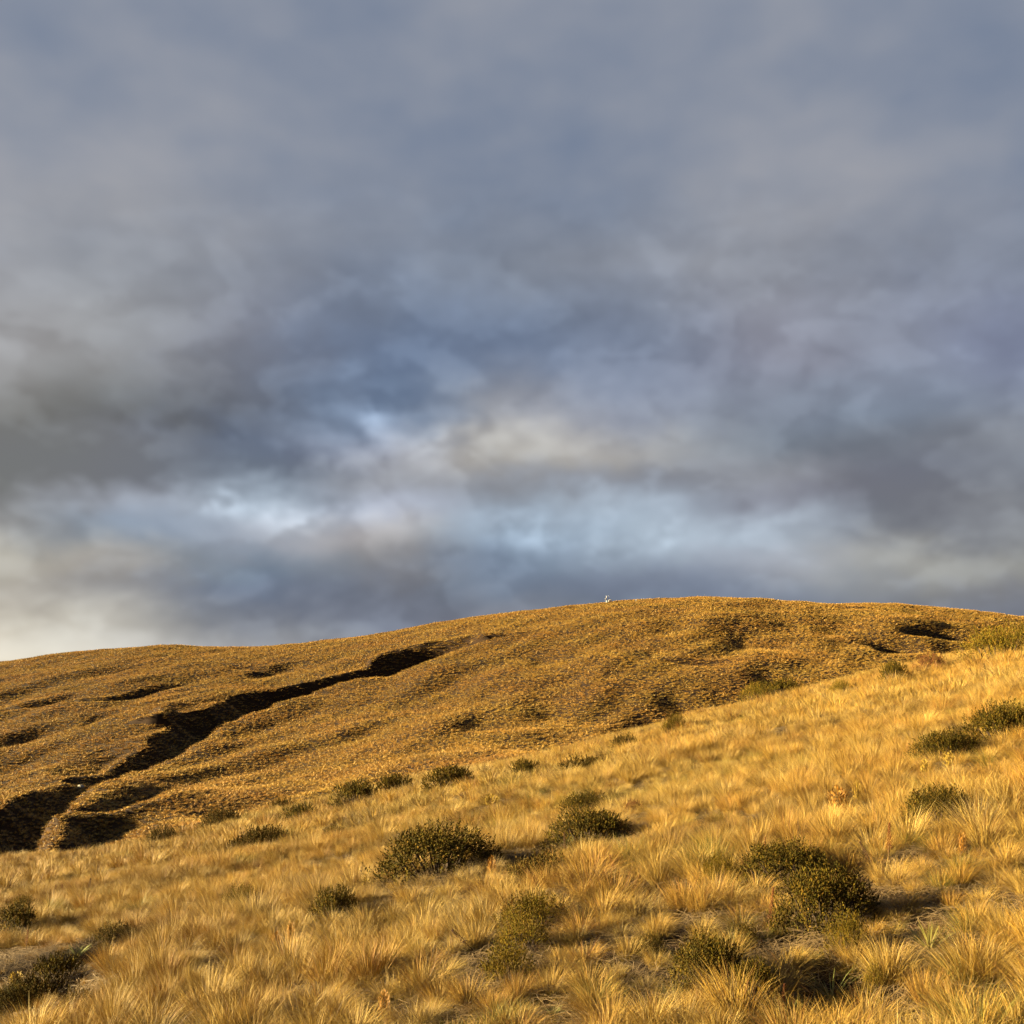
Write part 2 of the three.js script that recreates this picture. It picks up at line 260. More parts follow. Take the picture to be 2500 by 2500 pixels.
function tussockGeometry(seed, { blades, width, segs, length = 0.72, spread = 1, mix, base = 0.13, bias = 0.16 }) {
  const R = rng(seed), s = new Strip(), kinds = Object.keys(mix), total = kinds.reduce((t, k) => t + mix[k], 0);
  const lean = (R() - 0.5) * 2.6, leanBy = bias * (0.4 + 1.6 * R());
  const locks = Array.from({ length: 9 }, () => [R() * 6.283, R()]);         // blades hang together in locks
  for (let b = 0; b < blades; b++) {
    const lock = locks[Math.floor(R() * locks.length)], loose = R() < 0.45;
    const az = loose ? R() * 6.283 : lock[0] + (R() - 0.5) * 0.8, out = Math.sqrt(R());
    const th0 = (0.05 + 0.85 * out * (0.5 + 0.7 * R())) * spread, bend = (0.2 + 1.9 * Math.pow(R(), 1.3) * (0.4 + 0.6 * out)) * spread, L = length * (0.35 + 0.7 * Math.sqrt(R())) * (loose ? 1 : 0.85 + 0.3 * lock[1]);
    const r0 = base * out, twist = (R() - 0.5) * 1.9;
    const pts = []; let x = Math.cos(az) * r0, y = -0.03, z = Math.sin(az) * r0;
    for (let q = 0; q <= segs; q++) {
      pts.push(new THREE.Vector3(x, y, z));
      const t = (q + 0.5) / segs, th = th0 + bend * t * t * 1.1, a = az + twist * t, st = L / segs;
      x += (Math.cos(a) * Math.sin(th) + Math.cos(lean) * leanBy * t) * st; z += (Math.sin(a) * Math.sin(th) + Math.sin(lean) * leanBy * t) * st; y += Math.cos(th) * st;
    }
    const sa = az + Math.PI / 2 + (R() - 0.5) * 2.2, side = new THREE.Vector3(Math.cos(sa), (R() - 0.5) * 0.3, Math.sin(sa)).normalize();
    const half = pts.map((_, q) => width * 0.5 * (q === 0 ? 0.8 : 1 - 0.75 * q / segs) * (0.7 + 0.6 * R()));
    let pick = R() * total, kind = kinds[0]; for (const k of kinds) { pick -= mix[k]; if (pick <= 0) { kind = k; break; } }
    const v = 0.82 + 0.36 * R();
    s.ribbon(pts, half, side, BLADE[kind].map((c) => c * v));
  }
  return s.build();
}
const MIXES = {
  straw: { straw: 6, pale: 3, gold: 2, dead: 2.2, rust: 0.8 },
  golden: { gold: 6, straw: 4, rust: 1.6, pale: 1, dead: 1.6 },
  rusty: { rust: 4, gold: 5, straw: 2, dead: 1 },
  greenish: { green: 5, gold: 3, straw: 2, dead: 0.6 },
  grey: { dead: 5, pale: 2.5, straw: 2.5, rust: 0.5 },
};
const grassMat = leafMat(1.06, 1.06, 1.06, 0.1, 0.65);
const NEARV = [], MIDV = [], FARV = [];
for (const [k, n] of [['straw', 5], ['golden', 5], ['rusty', 3], ['greenish', 2], ['grey', 3]]) for (let i = 0; i < n; i++) {
  const sp = [1, 1.25, 0.75, 1.1, 0.9][i % 5];
  NEARV.push({ k, g: tussockGeometry(100 + NEARV.length * 7, { blades: 780, width: 0.0044, segs: 3, length: 0.6, mix: MIXES[k], spread: sp }) });
  MIDV.push({ k, g: tussockGeometry(500 + MIDV.length * 7, { blades: 300, width: 0.0095, segs: 3, length: 0.6, mix: MIXES[k], spread: sp }) });
}
for (const k of ['straw', 'golden', 'rusty', 'straw', 'golden', 'grey']) FARV.push({ k, g: tussockGeometry(900 + FARV.length * 7, { blades: 36, width: 0.085, segs: 2, length: 0.9, mix: MIXES[k], spread: 1.25, base: 0.22, bias: 0 }) });

// ---------------------------------------------------------------- the shrubs and herbs that stand in the grass (positions read off the photograph)
// col, row of the foot; width in px; height in px; kind; words that single it out
const SHRUBS = [
  [1075, 2136, 265, 108, 'dome', 'big dark green dome-shaped shrub, widest on the near slope'],
  [1440, 2058, 195, 72, 'dome', 'broad dark green shrub, nearer of the pair right of the big dome shrub'],
  [1432, 1998, 130, 52, 'dome', 'dark green shrub half hidden behind the broad shrub right of the big dome'],
  [1325, 2152, 150, 58, 'mat', 'low dark shrub at the right foot of the big dome shrub'],
  [1100, 1932, 106, 52, 'dome', 'dark rounded shrub on the crest above the big dome shrub'],
  [1282, 1900, 66, 40, 'dome', 'small dark shrub near the crest between two wider dark shrubs'],
  [1440, 1885, 132, 36, 'mat', 'long flat dark shrub just below the crest near the middle'],
  [872, 1968, 100, 46, 'dome', 'olive shrub on the crest, left one of a touching pair'],
  [964, 1944, 84, 38, 'dome', 'dark shrub on the crest, right one of a touching pair'],
  [738, 2012, 86, 34, 'dome', 'small dark shrub under the crest left of the paired shrubs'],
  [640, 2072, 128, 54, 'mat', 'sloping dark green shrub beside the greenish tussock on the left'],
  [398, 2062, 76, 26, 'mat', 'flat dark shrub on the far left of the crest'],
  [690, 1976, 60, 24, 'mat', 'tiny dark shrub breaking the crest line on the left'],
  [815, 2248, 116, 74, 'dome', 'small rounded green shrub low on the left, beside bare ground'],
  [590, 2242, 96, 66, 'upright', 'yellow-green bushy shrub left of the small rounded shrub'],
  [2018, 2268, 212, 138, 'dome', 'large green domed shrub with a dark shadow to its right'],
  [1915, 2158, 205, 74, 'dome', 'wide dark shrub just behind the large green domed shrub'],
  [1760, 2170, 90, 62, 'upright', 'thin yellow-green bush at the left end of the wide dark shrub'],
  [2068, 2338, 104, 74, 'upright', 'yellow-green bush in front of the large green domed shrub'],
  [1730, 2415, 170, 108, 'dome', 'leafy olive shrub at the bottom, right of centre'],
  [1840, 2450, 110, 76, 'dome', 'dark low bush touching the right of the leafy olive shrub'],
  [2135, 2455, 56, 66, 'upright', 'small pale green bush at the bottom beside the spiky rosette'],
  [2292, 2020, 165, 76, 'dome', 'green shrub alone in pale grass on the right'],
  [2312, 1856, 160, 62, 'dome', 'dark green shrub, left one of two touching at the right edge'],
  [2462, 1818, 180, 92, 'dome', 'tall olive shrub cut by the right edge'],
  [2436, 1616, 140, 58, 'upright', 'yellow-green shrub on the crest at the right edge'],
  [2520, 1590, 90, 56, 'dome', 'bush at the right edge on top of the crest'],
  [2182, 1664, 54, 30, 'dome', 'small round dark shrub on the crest at the right'],
  [2274, 1640, 58, 22, 'rusty', 'low reddish brown bush on the crest at the right'],
  [1845, 1712, 70, 30, 'upright', 'yellow-green bush on the crest, left of a twin'],
  [1912, 1708, 80, 36, 'dome', 'olive bush on the crest, right of a twin'],
  [2052, 1702, 46, 20, 'upright', 'tiny yellow-green bush under the crest on the right'],
  [1300, 2268, 150, 60, 'upright', 'yellow-green bush, upper one of three low in the middle'],
  [1275, 2335, 140, 68, 'upright', 'yellow-green bush, middle one of three low in the middle'],
  [1240, 2410, 120, 76, 'upright', 'yellow-green bush, lowest of three low in the middle'],
  [290, 2302, 110, 34, 'mat', 'flat yellow-green mat plant beside the bare ground on the left'],
  [140, 2408, 116, 66, 'dome', 'dark green shrub under the bare hollow at bottom left'],
  [38, 2286, 110, 80, 'dome', 'dark bush cut by the left edge'],
  [62, 2240, 70, 40, 'upright', 'olive bush behind the dark bush at the left edge'],
  [30, 2494, 120, 66, 'dome', 'dark bush in the bottom left corner'],
  [60, 2428, 70, 30, 'mat', 'brownish mat plant between two dark bushes at bottom left'],
  [1528, 1830, 70, 22, 'mat', 'faint olive mat on the crest near the middle'],
  [1645, 1794, 50, 26, 'upright', 'small olive bush on the crest right of the middle'],
  [545, 2002, 80, 22, 'mat', 'faint olive mat on the crest at left'],
  [1548, 1990, 60, 22, 'rusty', 'dark reddish tuft right of the half hidden dark shrub'],
  [818, 2050, 60, 26, 'dome', 'dark low tuft left of the big dome shrub, near the crest'],
  [1584, 2340, 80, 36, 'mat', 'dark low plant between the bottom shrub and the yellow-green bushes'],
  [1822, 2318, 60, 30, 'mat', 'dark low plant below the orange tussock on the right'],
  [1694, 1826, 50, 18, 'mat', 'small dark mat below the crest, right of the middle'],
  [105, 2456, 140, 44, 'mat', 'dark mat plant in the bottom left hollow, left of another'],
  [200, 2474, 110, 36, 'mat', 'dark mat plant in the bottom left hollow, right of another'],
];
const shrubSpots = [];
const SHOOT = { dome: [[0.040, 0.031, 0.003], [0.07, 0.05, 0.004], [0.11, 0.075, 0.006]], mat: [[0.045, 0.032, 0.004], [0.07, 0.047, 0.004], [0.095, 0.058, 0.008]], upright: [[0.095, 0.069, 0.005], [0.13, 0.088, 0.006], [0.065, 0.05, 0.004]], rusty: [[0.14, 0.06, 0.02], [0.10, 0.04, 0.014], [0.17, 0.09, 0.03]] };
function shrubParts(seed, kind, count, fine = 1) {      // a unit shrub: about 1 m across and 0.5 m high
  const R = rng(seed), s = new Strip(), cols = SHOOT[kind];
  const lumps = []; const NL = kind === 'mat' ? 26 : kind === 'upright' ? 26 : 40;
  for (let i = 0; i < NL; i++) { const a = i * 2.39996 + R() * 0.5, r = Math.sqrt((i + 0.4) / NL) * (0.40 + 0.09 * R()), rim = i >= NL * 0.62; lumps.push([Math.cos(a) * r, 0.05 + (kind === 'mat' ? 0.16 : 0.33) * Math.sqrt(Math.max(0, 1 - (r / 0.44) ** 2)) * (rim ? 0.05 + 0.9 * R() : 0.8 + 0.3 * R()), Math.sin(a) * r, 0.065 + 0.075 * R(), R()]); }
  for (let i = 0; i < count; i++) {
    const [lx, ly, lz, lr, tone] = lumps[Math.floor(R() * NL)];
    const a = R() * 6.283, ct = 1 - 1.6 * R(), st = Math.sqrt(Math.max(0, 1 - ct * ct)), inside = R() < 0.25 ? 0.4 + 0.5 * R() : 1;
    const nx = Math.cos(a) * st, ny = ct, nz = Math.sin(a) * st;
    const bx = lx + nx * lr * inside, by = Math.max(0.02, ly + ny * lr * inside), bz = lz + nz * lr * inside;
    // a shoot leaning outwards, leaves spiralling up it
    const up = new THREE.Vector3(nx * 0.6 + lx * 0.7 + (R() - 0.5) * 0.4, 0.4 + Math.max(0, ny) * 0.7, nz * 0.6 + lz * 0.7 + (R() - 0.5) * 0.4).normalize();
    const len = (kind === 'upright' ? 0.10 : 0.06) * (0.7 + 0.7 * R()), nl = kind === 'upright' ? 10 : fine < 1 ? 8 : 9;
    const e1 = new THREE.Vector3().crossVectors(up, Math.abs(up.y) < 0.9 ? new THREE.Vector3(0, 1, 0) : new THREE.Vector3(1, 0, 0)).normalize(), e2 = new THREE.Vector3().crossVectors(up, e1);
    const pick = R(), base = cols[pick < 0.5 ? 0 : pick < 0.8 ? 1 : 2], v = (0.75 + 0.4 * tone) * (0.8 + 0.4 * R());
    for (let q = 0; q < nl; q++) {
      const t = (q + 0.5) / nl, la = q * 2.4 + a, dirx = Math.cos(la), diry = Math.sin(la), open = lerp(0.95, 0.35, t);
      const d = new THREE.Vector3().addScaledVector(e1, dirx * open).addScaledVector(e2, diry * open).addScaledVector(up, 1 - open * 0.5).normalize();
      const p0 = new THREE.Vector3(bx, by, bz).addScaledVector(up, len * t), ll = fine * (kind === 'upright' ? 0.026 : 0.026) * (0.8 + 0.4 * R());
      const side = new THREE.Vector3().addScaledVector(e1, -diry).addScaledVector(e2, dirx);
      s.ribbon([p0, p0.clone().addScaledVector(d, ll * 0.55), p0.clone().addScaledVector(d, ll)], [0.002, fine * (kind === 'upright' ? 0.004 : 0.0062), 0], side, base.map((c) => c * v * (0.85 + 0.3 * R())));
    }
  }
  const stems = [];
  for (const [lx, ly, lz] of lumps) { const c = new THREE.QuadraticBezierCurve3(new THREE.Vector3(lx * 0.1, -0.06, lz * 0.1), new THREE.Vector3(lx * 0.55, ly * 0.35, lz * 0.55), new THREE.Vector3(lx, ly, lz)); stems.push(new THREE.TubeGeometry(c, 4, 0.007, 5)); }
  return { foliage: s.build(), stems: mergeGeometries(stems) };
}
const shrubMat = leafMat(0.64, 0.6, 0.6, 0.06, 0.9), stemMat = plain(0.03, 0.02, 0.014, 0.9); shrubMat.specularIntensity = 0.12;
const SHRUBV = { dome: [shrubParts(11, 'dome', 2100, 0.74), shrubParts(12, 'dome', 2100, 0.74), shrubParts(13, 'dome', 800)], mat: [shrubParts(21, 'mat', 800)], upright: [shrubParts(31, 'upright', 800), shrubParts(32, 'upright', 700)], rusty: [shrubParts(41, 'rusty', 600)] };
{
  const R = rng(77);
  SHRUBS.forEach(([c, r, w, h, kind, label], i) => {
    const [x, y, z, d] = nearPoint(c, r), mpp = d / F, set = SHRUBV[kind], v = kind === 'dome' && w < 120 ? set[2] : kind === 'dome' ? set[i % 2] : set[i % set.length];
    const o = new THREE.Group(); o.name = numbered('shrub'); o.rotation.y = R() * 6.283;
    const sx = w * mpp / 0.8, sy = (h * mpp * 1.0 + 0.12 + 0.16 * smooth(25, 45, d)) * 1.15 / (kind === 'mat' ? 0.30 : kind === 'upright' ? 0.48 : 0.45), sz = sx * (0.75 + 0.2 * R());
    const far = smooth(28, 48, d); o.scale.set(sx * (1 + 0.25 * far), Math.max(sy * (0.88 + 0.28 * far), 0.32 * sx), sx * 0.9); o.position.set(x, y - 0.12 * o.scale.y, z);
    const f = new THREE.Mesh(v.foliage, shrubMat); f.name = 'foliage'; const st = new THREE.Mesh(v.stems, stemMat); st.name = 'stem'; o.add(f, st);
    tag(o, label, 'shrub', 'shrubs among the grass'); scene.add(o);
    shrubSpots.push({ x, z, r: sx * 0.47, d, label, c, r0: r });
  });
}

// ---------------------------------------------------------------- spiky rosettes, seed spikes, flowering herbs, dry stalks
const herbSpots = [];
{
  const R = rng(555);
  const leafShape = (() => { const s = new Strip(); const pts = [0, 0.35, 0.7, 1].map((t) => new THREE.Vector3(0, t * (1 - 0.12 * t), 0.22 * t * t)); s.ribbon(pts, [0.018, 0.026, 0.018, 0], new THREE.Vector3(1, 0, 0), [1, 1, 1]); const a = s.build(); const s2 = new Strip(); s2.ribbon(pts.map((p) => p.clone().add(new THREE.Vector3(0, 0, -0.006))), [0.018, 0.026, 0.018, 0], new THREE.Vector3(-1, 0, 0), [1, 1, 1]); return mergeGeometries([a, s2.build()]); })();
  const greens = [leafMat(0.075, 0.078, 0.018, 0.1, 0.45), leafMat(0.15, 0.16, 0.06, 0.1, 0.45), leafMat(0.12, 0.105, 0.025, 0.1, 0.45)];
  const ROSETTES = [[2030, 2462, 150, 110, 0, 'dark green spiky rosette on bare ground at the bottom right'], [2270, 2330, 130, 100, 2, 'olive spiky rosette right of the yellow-green bush'], [188, 2350, 70, 56, 1, 'pale green spiky rosette in the bare hollow on the left'], [32, 2445, 64, 50, 1, 'pale spiky rosette near the bottom left corner'], [1385, 2070, 60, 40, 1, 'grey-green spiky rosette left of the broad dark shrub'],
    [545, 2290, 46, 44, 1, 'pale green rosette, left of two under the bushy shrub'], [588, 2286, 40, 38, 1, 'pale green rosette, right of two under the bushy shrub'], [1350, 2500, 66, 60, 1, 'pale spiky rosette at the bottom edge near the middle'], [1240, 2190, 50, 54, 0, 'green spiky rosette below the low dark shrub'], [1510, 2160, 60, 34, 2, 'olive rosette beside the bare ground right of centre'], [1930, 2490, 90, 60, 0, 'dark spiky rosette cut by the bottom edge'], [1868, 2312, 60, 40, 2, 'bright green rosette at the foot of the rusty stem']];
  for (const [c, r, w, h, mi, label] of ROSETTES) {
    const [x, y, z, d] = nearPoint(c, r), o = new THREE.Group(); o.name = numbered('spiky_rosette'); o.position.set(x, y + 0.02, z); herbSpots.push([x, z, w * d / F * 0.5]);
    const size = w * d / F * 0.72, n = 46;
    for (let i = 0; i < n; i++) { const m = new THREE.Mesh(leafShape, greens[mi]); m.name = 'leaf'; const t = Math.sqrt(R()); m.rotation.set(0.08 + 0.8 * t, i * 2.39996 + R() * 0.6, 0, 'YXZ'); m.position.y = -0.01; const s = size * (0.75 + 0.45 * R()); m.scale.set(size * 0.5, s, s); o.add(m); }
    tag(o, label, 'plant', 'spiky rosettes'); scene.add(o);
  }
  // seed spikes: a stalk with a dense tapering head of florets
  const floret = new THREE.OctahedronGeometry(1, 0);
  function head(seed, h, w) { const Q = rng(seed), parts = []; const n = 90; for (let i = 0; i < n; i++) { const t = i / n, a = i * 2.4, rr = w * 0.5 * (1 - t * 0.75) * (0.3 + 0.8 * Q()), g = floret.clone(); g.scale(w * 0.10, 0.016 + 0.012 * Q(), w * 0.10); g.translate(Math.cos(a) * rr, h * t, Math.sin(a) * rr); parts.push(g); } return mergeGeometries(parts); }
  const headG = head(5, 1, 0.22), stalkG = new THREE.CylinderGeometry(0.02, 0.03, 1, 6).translate(0, 0.5, 0);
  const rust = [plain(0.028, 0.010, 0.005), plain(0.07, 0.02, 0.004), plain(0.045, 0.024, 0.008)], stalkMat = plain(0.06, 0.03, 0.01);
  const SPIKES = [[2169, 2118, 24, 84, 1, 0.02, 'tall red-brown seed spike standing in pale grass on the right'], [2136, 2122, 20, 44, 0, -0.5, 'short dark red seed spike leaning left of the tall one'], [1872, 2300, 16, 100, 1, 0.12, 'rust orange stem in front of the orange tussock'], [1905, 2498, 18, 56, 1, 0.1, 'orange seed spike cut by the bottom edge'], [876, 2180, 14, 46, 0, 0.1, 'red seed spike in grass left of the big dome shrub'], [1378, 2106, 12, 52, 0, 0, 'thin dark red spike in front of the broad dark shrub'],
    [1168, 2330, 26, 56, 0, -0.8, 'red branching spike leaning left beside the yellow-green bushes'], [1508, 2150, 16, 40, 1, -0.3, 'orange spike over the bare ground'], [214, 2190, 14, 34, 0, 0.15, 'red spike in the arching grass on the left'], [2388, 1668, 10, 36, 2, -0.5, 'brown spike leaning left near the right crest, lower of two'], [2412, 1660, 10, 34, 2, -0.25, 'brown spike near the right crest, upper of two'], [2346, 1626, 8, 22, 2, 0, 'small dark spike on the right crest'], [1868, 2105, 12, 34, 1, 0, 'small orange spike behind the wide dark shrub'], [62, 2330, 14, 44, 1, 0.1, 'orange stem above the bare hollow on the left'], [1948, 2098, 4, 96, 2, 0, 'tall thin straw stalk behind the wide dark shrub'], [136, 2196, 12, 24, 1, 0, 'small orange spike, left of two on the left slope'], [152, 2196, 12, 24, 1, 0, 'small orange spike, right of two on the left slope']];
  for (const [c, r, w, h, mi, lean, label] of SPIKES) {
    const [x, y, z, d] = nearPoint(c, r), o = new THREE.Group(); o.name = numbered('seed_spike'); herbSpots.push([x, z, 0.12]); const mpp = d / F, H = h * mpp + 0.12;
    o.position.set(x, y - 0.02, z); o.rotation.z = -lean;
    const st = new THREE.Mesh(stalkG, stalkMat); st.name = 'stalk'; st.scale.set(w * mpp * 2.4, H * 0.55, w * mpp * 2.4);
    const hd = new THREE.Mesh(headG, rust[mi]); hd.name = 'seed_head'; hd.position.y = H * 0.42; hd.scale.set(w * mpp * 3.3, H * 0.55, w * mpp * 3.3); o.add(st, hd);
    tag(o, label, 'seed spike', 'seed spikes in the grass'); scene.add(o);
  }
  // herbs turned yellow and orange
  const herbParts = (() => { const s = new Strip(), Q = rng(8); for (let i = 0; i < 260; i++) { const a = Q() * 6.283, r = Math.sqrt(Q()) * 0.42, h = 0.1 + 0.75 * Q() * (1 - r), p = new THREE.Vector3(Math.cos(a) * r, h, Math.sin(a) * r), dd = new THREE.Vector3(Math.cos(a) * 0.8 + Q() - 0.5, 0.6 + Q(), Math.sin(a) * 0.8 + Q() - 0.5).normalize(), side = new THREE.Vector3(-Math.sin(a), 0.2, Math.cos(a)).normalize(), v = 0.75 + 0.5 * Q(); s.ribbon([p, p.clone().addScaledVector(dd, 0.05), p.clone().addScaledVector(dd, 0.1)], [0.008, 0.026, 0], side, [v, v, v]); } const st = []; for (let i = 0; i < 9; i++) { const a = i * 0.7, r = 0.3 * Q(); st.push(new THREE.TubeGeometry(new THREE.LineCurve3(new THREE.Vector3(0, -0.05, 0), new THREE.Vector3(Math.cos(a) * r, 0.6, Math.sin(a) * r)), 1, 0.012, 4)); } return { leaves: s.build(), stems: mergeGeometries(st) }; })();
  const yellow = [leafMat(0.19, 0.085, 0.007, 0.2, 0.7), leafMat(0.2, 0.13, 0.011, 0.2, 0.7)];
  const HERBS = [[673, 2345, 34, 40, 0, 'orange herb, left of two among tussocks at lower left'], [710, 2325, 24, 44, 0, 'orange herb, right of two among tussocks at lower left'], [938, 2495, 34, 36, 0, 'orange herb cut by the bottom edge left of middle'], [2046, 1990, 60, 46, 0, 'orange-yellow herb patch in pale grass on the right'], [2092, 1972, 24, 44, 1, 'yellow herb right behind the orange-yellow patch'], [2316, 1892, 34, 36, 1, 'yellow herb below the dark shrub near the right edge'], [2350, 2104, 24, 44, 0, 'orange herb in grass right of the tall seed spike'], [2258, 1906, 28, 28, 1, 'small yellow herb left of a larger yellow herb'], [1196, 1974, 60, 20, 1, 'yellow herb patch above the big dome shrub'], [895, 2185, 30, 20, 1, 'yellow herb beside the red seed spike'], [1200, 2146, 26, 34, 0, 'orange herb at the right foot of the big dome shrub'], [40, 2420, 40, 26, 1, 'yellow tuft above the mat plant at bottom left']];
  for (const [c, r, w, h, mi, label] of HERBS) {
    const [x, y, z, d] = nearPoint(c, r), mpp = d / F, o = new THREE.Group(); o.name = numbered('yellow_herb'); herbSpots.push([x, z, w * d / F * 0.4]); o.position.set(x, y, z); o.rotation.y = R() * 6; o.scale.set(w * mpp * 1.1, h * mpp * 1.5 + 0.1, w * mpp * 1.1);
    const a = new THREE.Mesh(herbParts.leaves, yellow[mi]); a.name = 'leaves'; const b = new THREE.Mesh(herbParts.stems, stalkMat); b.name = 'stem'; o.add(a, b);
    tag(o, label, 'herb', 'yellow and orange herbs'); scene.add(o);
  }
}

// ---------------------------------------------------------------- tussocks over the near slope
const gone = new THREE.Matrix4();
{
  const R = rng(4242), near = [], q = new THREE.Quaternion(), up = new THREE.Vector3(0, 1, 0), tilt = new THREE.Quaternion(), e = new THREE.Euler();
  const pitch = 0.31;
  for (let d = 3.2; d < 118; d += pitch * (d > 40 ? 1.15 : d < 16 ? 0.85 : 1)) for (let x = -d * 0.5 - 4; x < d * 0.5 + 4; x += pitch * (d > 40 ? 1.15 : d < 16 ? 0.85 : 1)) {
    const px = x + (R() - 0.5) * pitch * 1.1, pd = d + (R() - 0.5) * pitch * 1.1, big = R(), kindR = R(), turn = R() * 6.283, tx = (R() - 0.5) * 0.3, tz = (R() - 0.5) * 0.3, skip = R(), hue = R();
    const u = px / pd; if (Math.abs(u) > 0.56 && pd > 8) continue;
    const y = ground(px, -pd), col = CX + F * u, row = HZ - F * (y - EYE) / pd;
    if (skip < 0.06 || noise(px * 0.85, pd * 0.85, 71) < (pd < 26 ? -0.6 : -0.3) || (pd > 26 && noise(px * 0.42, pd * 0.42, 75) < -0.36)) continue;
    let blocked = false, fit = 1;
    for (const [bc, br, bw, bh] of BARE) if (((col - bc) / bw) ** 2 + ((row - br) / bh) ** 2 < 1) { if (skip < (bc < 130 ? 0.62 : 0.5)) blocked = true; fit = 0.5; break; }
    if (blocked) continue;
    for (const s of shrubSpots) { const dx = px - s.x, dz = -pd - s.z; if (dx * dx + dz * dz < s.r * s.r * 0.8) { blocked = true; break; } if (dx * dx + (dz < 0 ? 9 : 0.42) * dz * dz < s.r * s.r * 1.9 && dz > -s.r) fit = Math.min(fit, 0.78); }
    for (const [hx, hz, hr] of herbSpots) { const dx = px - hx, dz = -pd - hz, q = dx * dx + dz * dz; if (q < hr * hr * 0.4) { blocked = true; break; } if (dx * dx + (dz < 0 ? 4 : 0.6) * dz * dz < (hr + 0.12) ** 2) fit = Math.min(fit, 0.62); }
    if (blocked) continue;
    const patch = fbm(px * 0.16, pd * 0.16, 21, 3), patch2 = noise(px * 0.42, pd * 0.42, 33), k = kindR + patch * 0.55 + patch2 * 0.22;
    const kind = k < 0.06 ? 'grey' : k < 0.46 ? 'straw' : k < 0.78 ? 'golden' : k < 0.97 ? 'rusty' : 'greenish';
    const size = fit * (0.55 + 0.40 * Math.pow(big, 1.6)) * (1 + 0.5 * noise(px * 0.36, pd * 0.36, 50)) * lerp(0.78, 1.05, smooth(9, 45, pd));
    near.push({ x: px, y, z: -pd, d: pd, u, col, row, kind, size, turn, tx, tz, hue, show: Math.abs(col - CX) < 1290 && row < 2560 });
  }
  console.log('near tussocks', near.length);
  const place = (o, t) => { e.set(t.tx, t.turn, t.tz + 0.06); o.position.set(t.x, t.y, t.z); o.rotation.copy(e); o.scale.set(t.size, t.size * (0.72 + 0.3 * t.hue), t.size); };
  // the three hundred that show largest are things of their own
  const ranked = near.filter((t) => t.show).sort((a, b) => b.size / b.d - a.size / a.d).slice(0, 300);
  const chosen = new Set(ranked);
  const WORD = { straw: 'pale straw', golden: 'golden', rusty: 'rust-tinged', greenish: 'greenish', grey: 'greyish dry' };
  const ANCHOR = { 0: 'the widest dome shrub', 1: 'the broad shrub near the middle', 3: 'the low shrub right of the dome', 13: 'the small rounded shrub at lower left', 14: 'the bushy yellow-green shrub at left', 15: 'the large green shrub at right', 16: 'the wide dark shrub at right', 18: 'the yellow-green bush at right', 19: 'the leafy olive shrub at bottom', 21: 'the small pale bush at bottom', 22: 'the lone green shrub at right', 23: 'the touching shrubs at right edge', 33: 'the middle yellow-green bush', 34: 'the lowest yellow-green bush', 35: 'the flat mat plant at left', 36: 'the dark shrub at bottom left', 37: 'the dark bush on left edge' };
  const alike = new Map(), ORD = ['closest', 'second closest', 'third closest', 'fourth closest', 'fifth closest', 'sixth closest', 'seventh closest', 'eighth closest', 'ninth closest', 'tenth closest', 'eleventh closest', 'twelfth closest'];
  for (const t of ranked) {
    const set = NEARV.filter((v) => v.k === t.kind), m = new THREE.Mesh(set[Math.floor(t.hue * set.length) % set.length].g, grassMat);
    m.name = numbered('tussock'); place(m, t);
    let best = null, bd = 1e9; for (const k in ANCHOR) { const q = shrubSpots[k], dd = Math.hypot(q.c - t.col, q.r0 - t.row); if (dd < bd) { bd = dd; best = k; } }
    const q = shrubSpots[best], dc = t.col - q.c, dr = t.row - q.r0, where = Math.abs(dc) > Math.abs(dr) ? (dc < 0 ? 'left of' : 'right of') : (dr < 0 ? 'behind' : 'in front of');
    const label = `${t.size > 0.85 ? 'large' : t.size > 0.66 ? 'middling' : 'small'} ${WORD[t.kind]} tussock ${where} ${ANCHOR[best]}`;
    tag(m, label, 'tussock', 'grass tussocks in the foreground');
    if (!alike.has(label)) alike.set(label, []); alike.get(label).push([bd, m]);
    scene.add(m);
  }
  for (const [label, list] of alike) if (list.length > 1) list.sort((p, r) => p[0] - r[0]).forEach(([, m], i) => { m.userData.label = `${ORD[i] ?? 'farther'} ${label}`; });
  // all the others, too many to count
  const holder = new THREE.Group(); holder.name = 'tussock_grass'; holder.userData = { kind: 'stuff', label: 'dense straw and golden tussock grass covering the near slope', category: 'grass' };
  const dummy = new THREE.Object3D(), buckets = new Map();
  for (const t of near) { if (chosen.has(t)) continue; const V = t.d < 26 ? NEARV : MIDV, set = V.filter((v) => v.k === t.kind), v = set[Math.floor(t.hue * set.length) % set.length]; if (!buckets.has(v)) buckets.set(v, []); buckets.get(v).push(t); }
  for (const [v, list] of buckets) {
    const im = new THREE.InstancedMesh(v.g, grassMat, list.length); im.name = 'tussock_blades'; im.userData = { kind: 'stuff' };
    list.forEach((t, i) => { place(dummy, t); dummy.updateMatrix(); im.setMatrixAt(i, dummy.matrix); const b = 0.82 + 0.32 * t.hue + 0.34 * noise(t.x * 0.5, t.z * 0.5, 81) + 0.26 * noise(t.x * 1.1, t.z * 1.1, 82), w = 0.12 * noise(t.x * 0.13, t.z * 0.13, 91); im.setColorAt(i, new THREE.Color().setRGB(b, b * (1 + w), b * (1 + 2 * w))); });
    im.castShadow = im.receiveShadow = true; holder.add(im);
  }
  scene.add(holder);
}

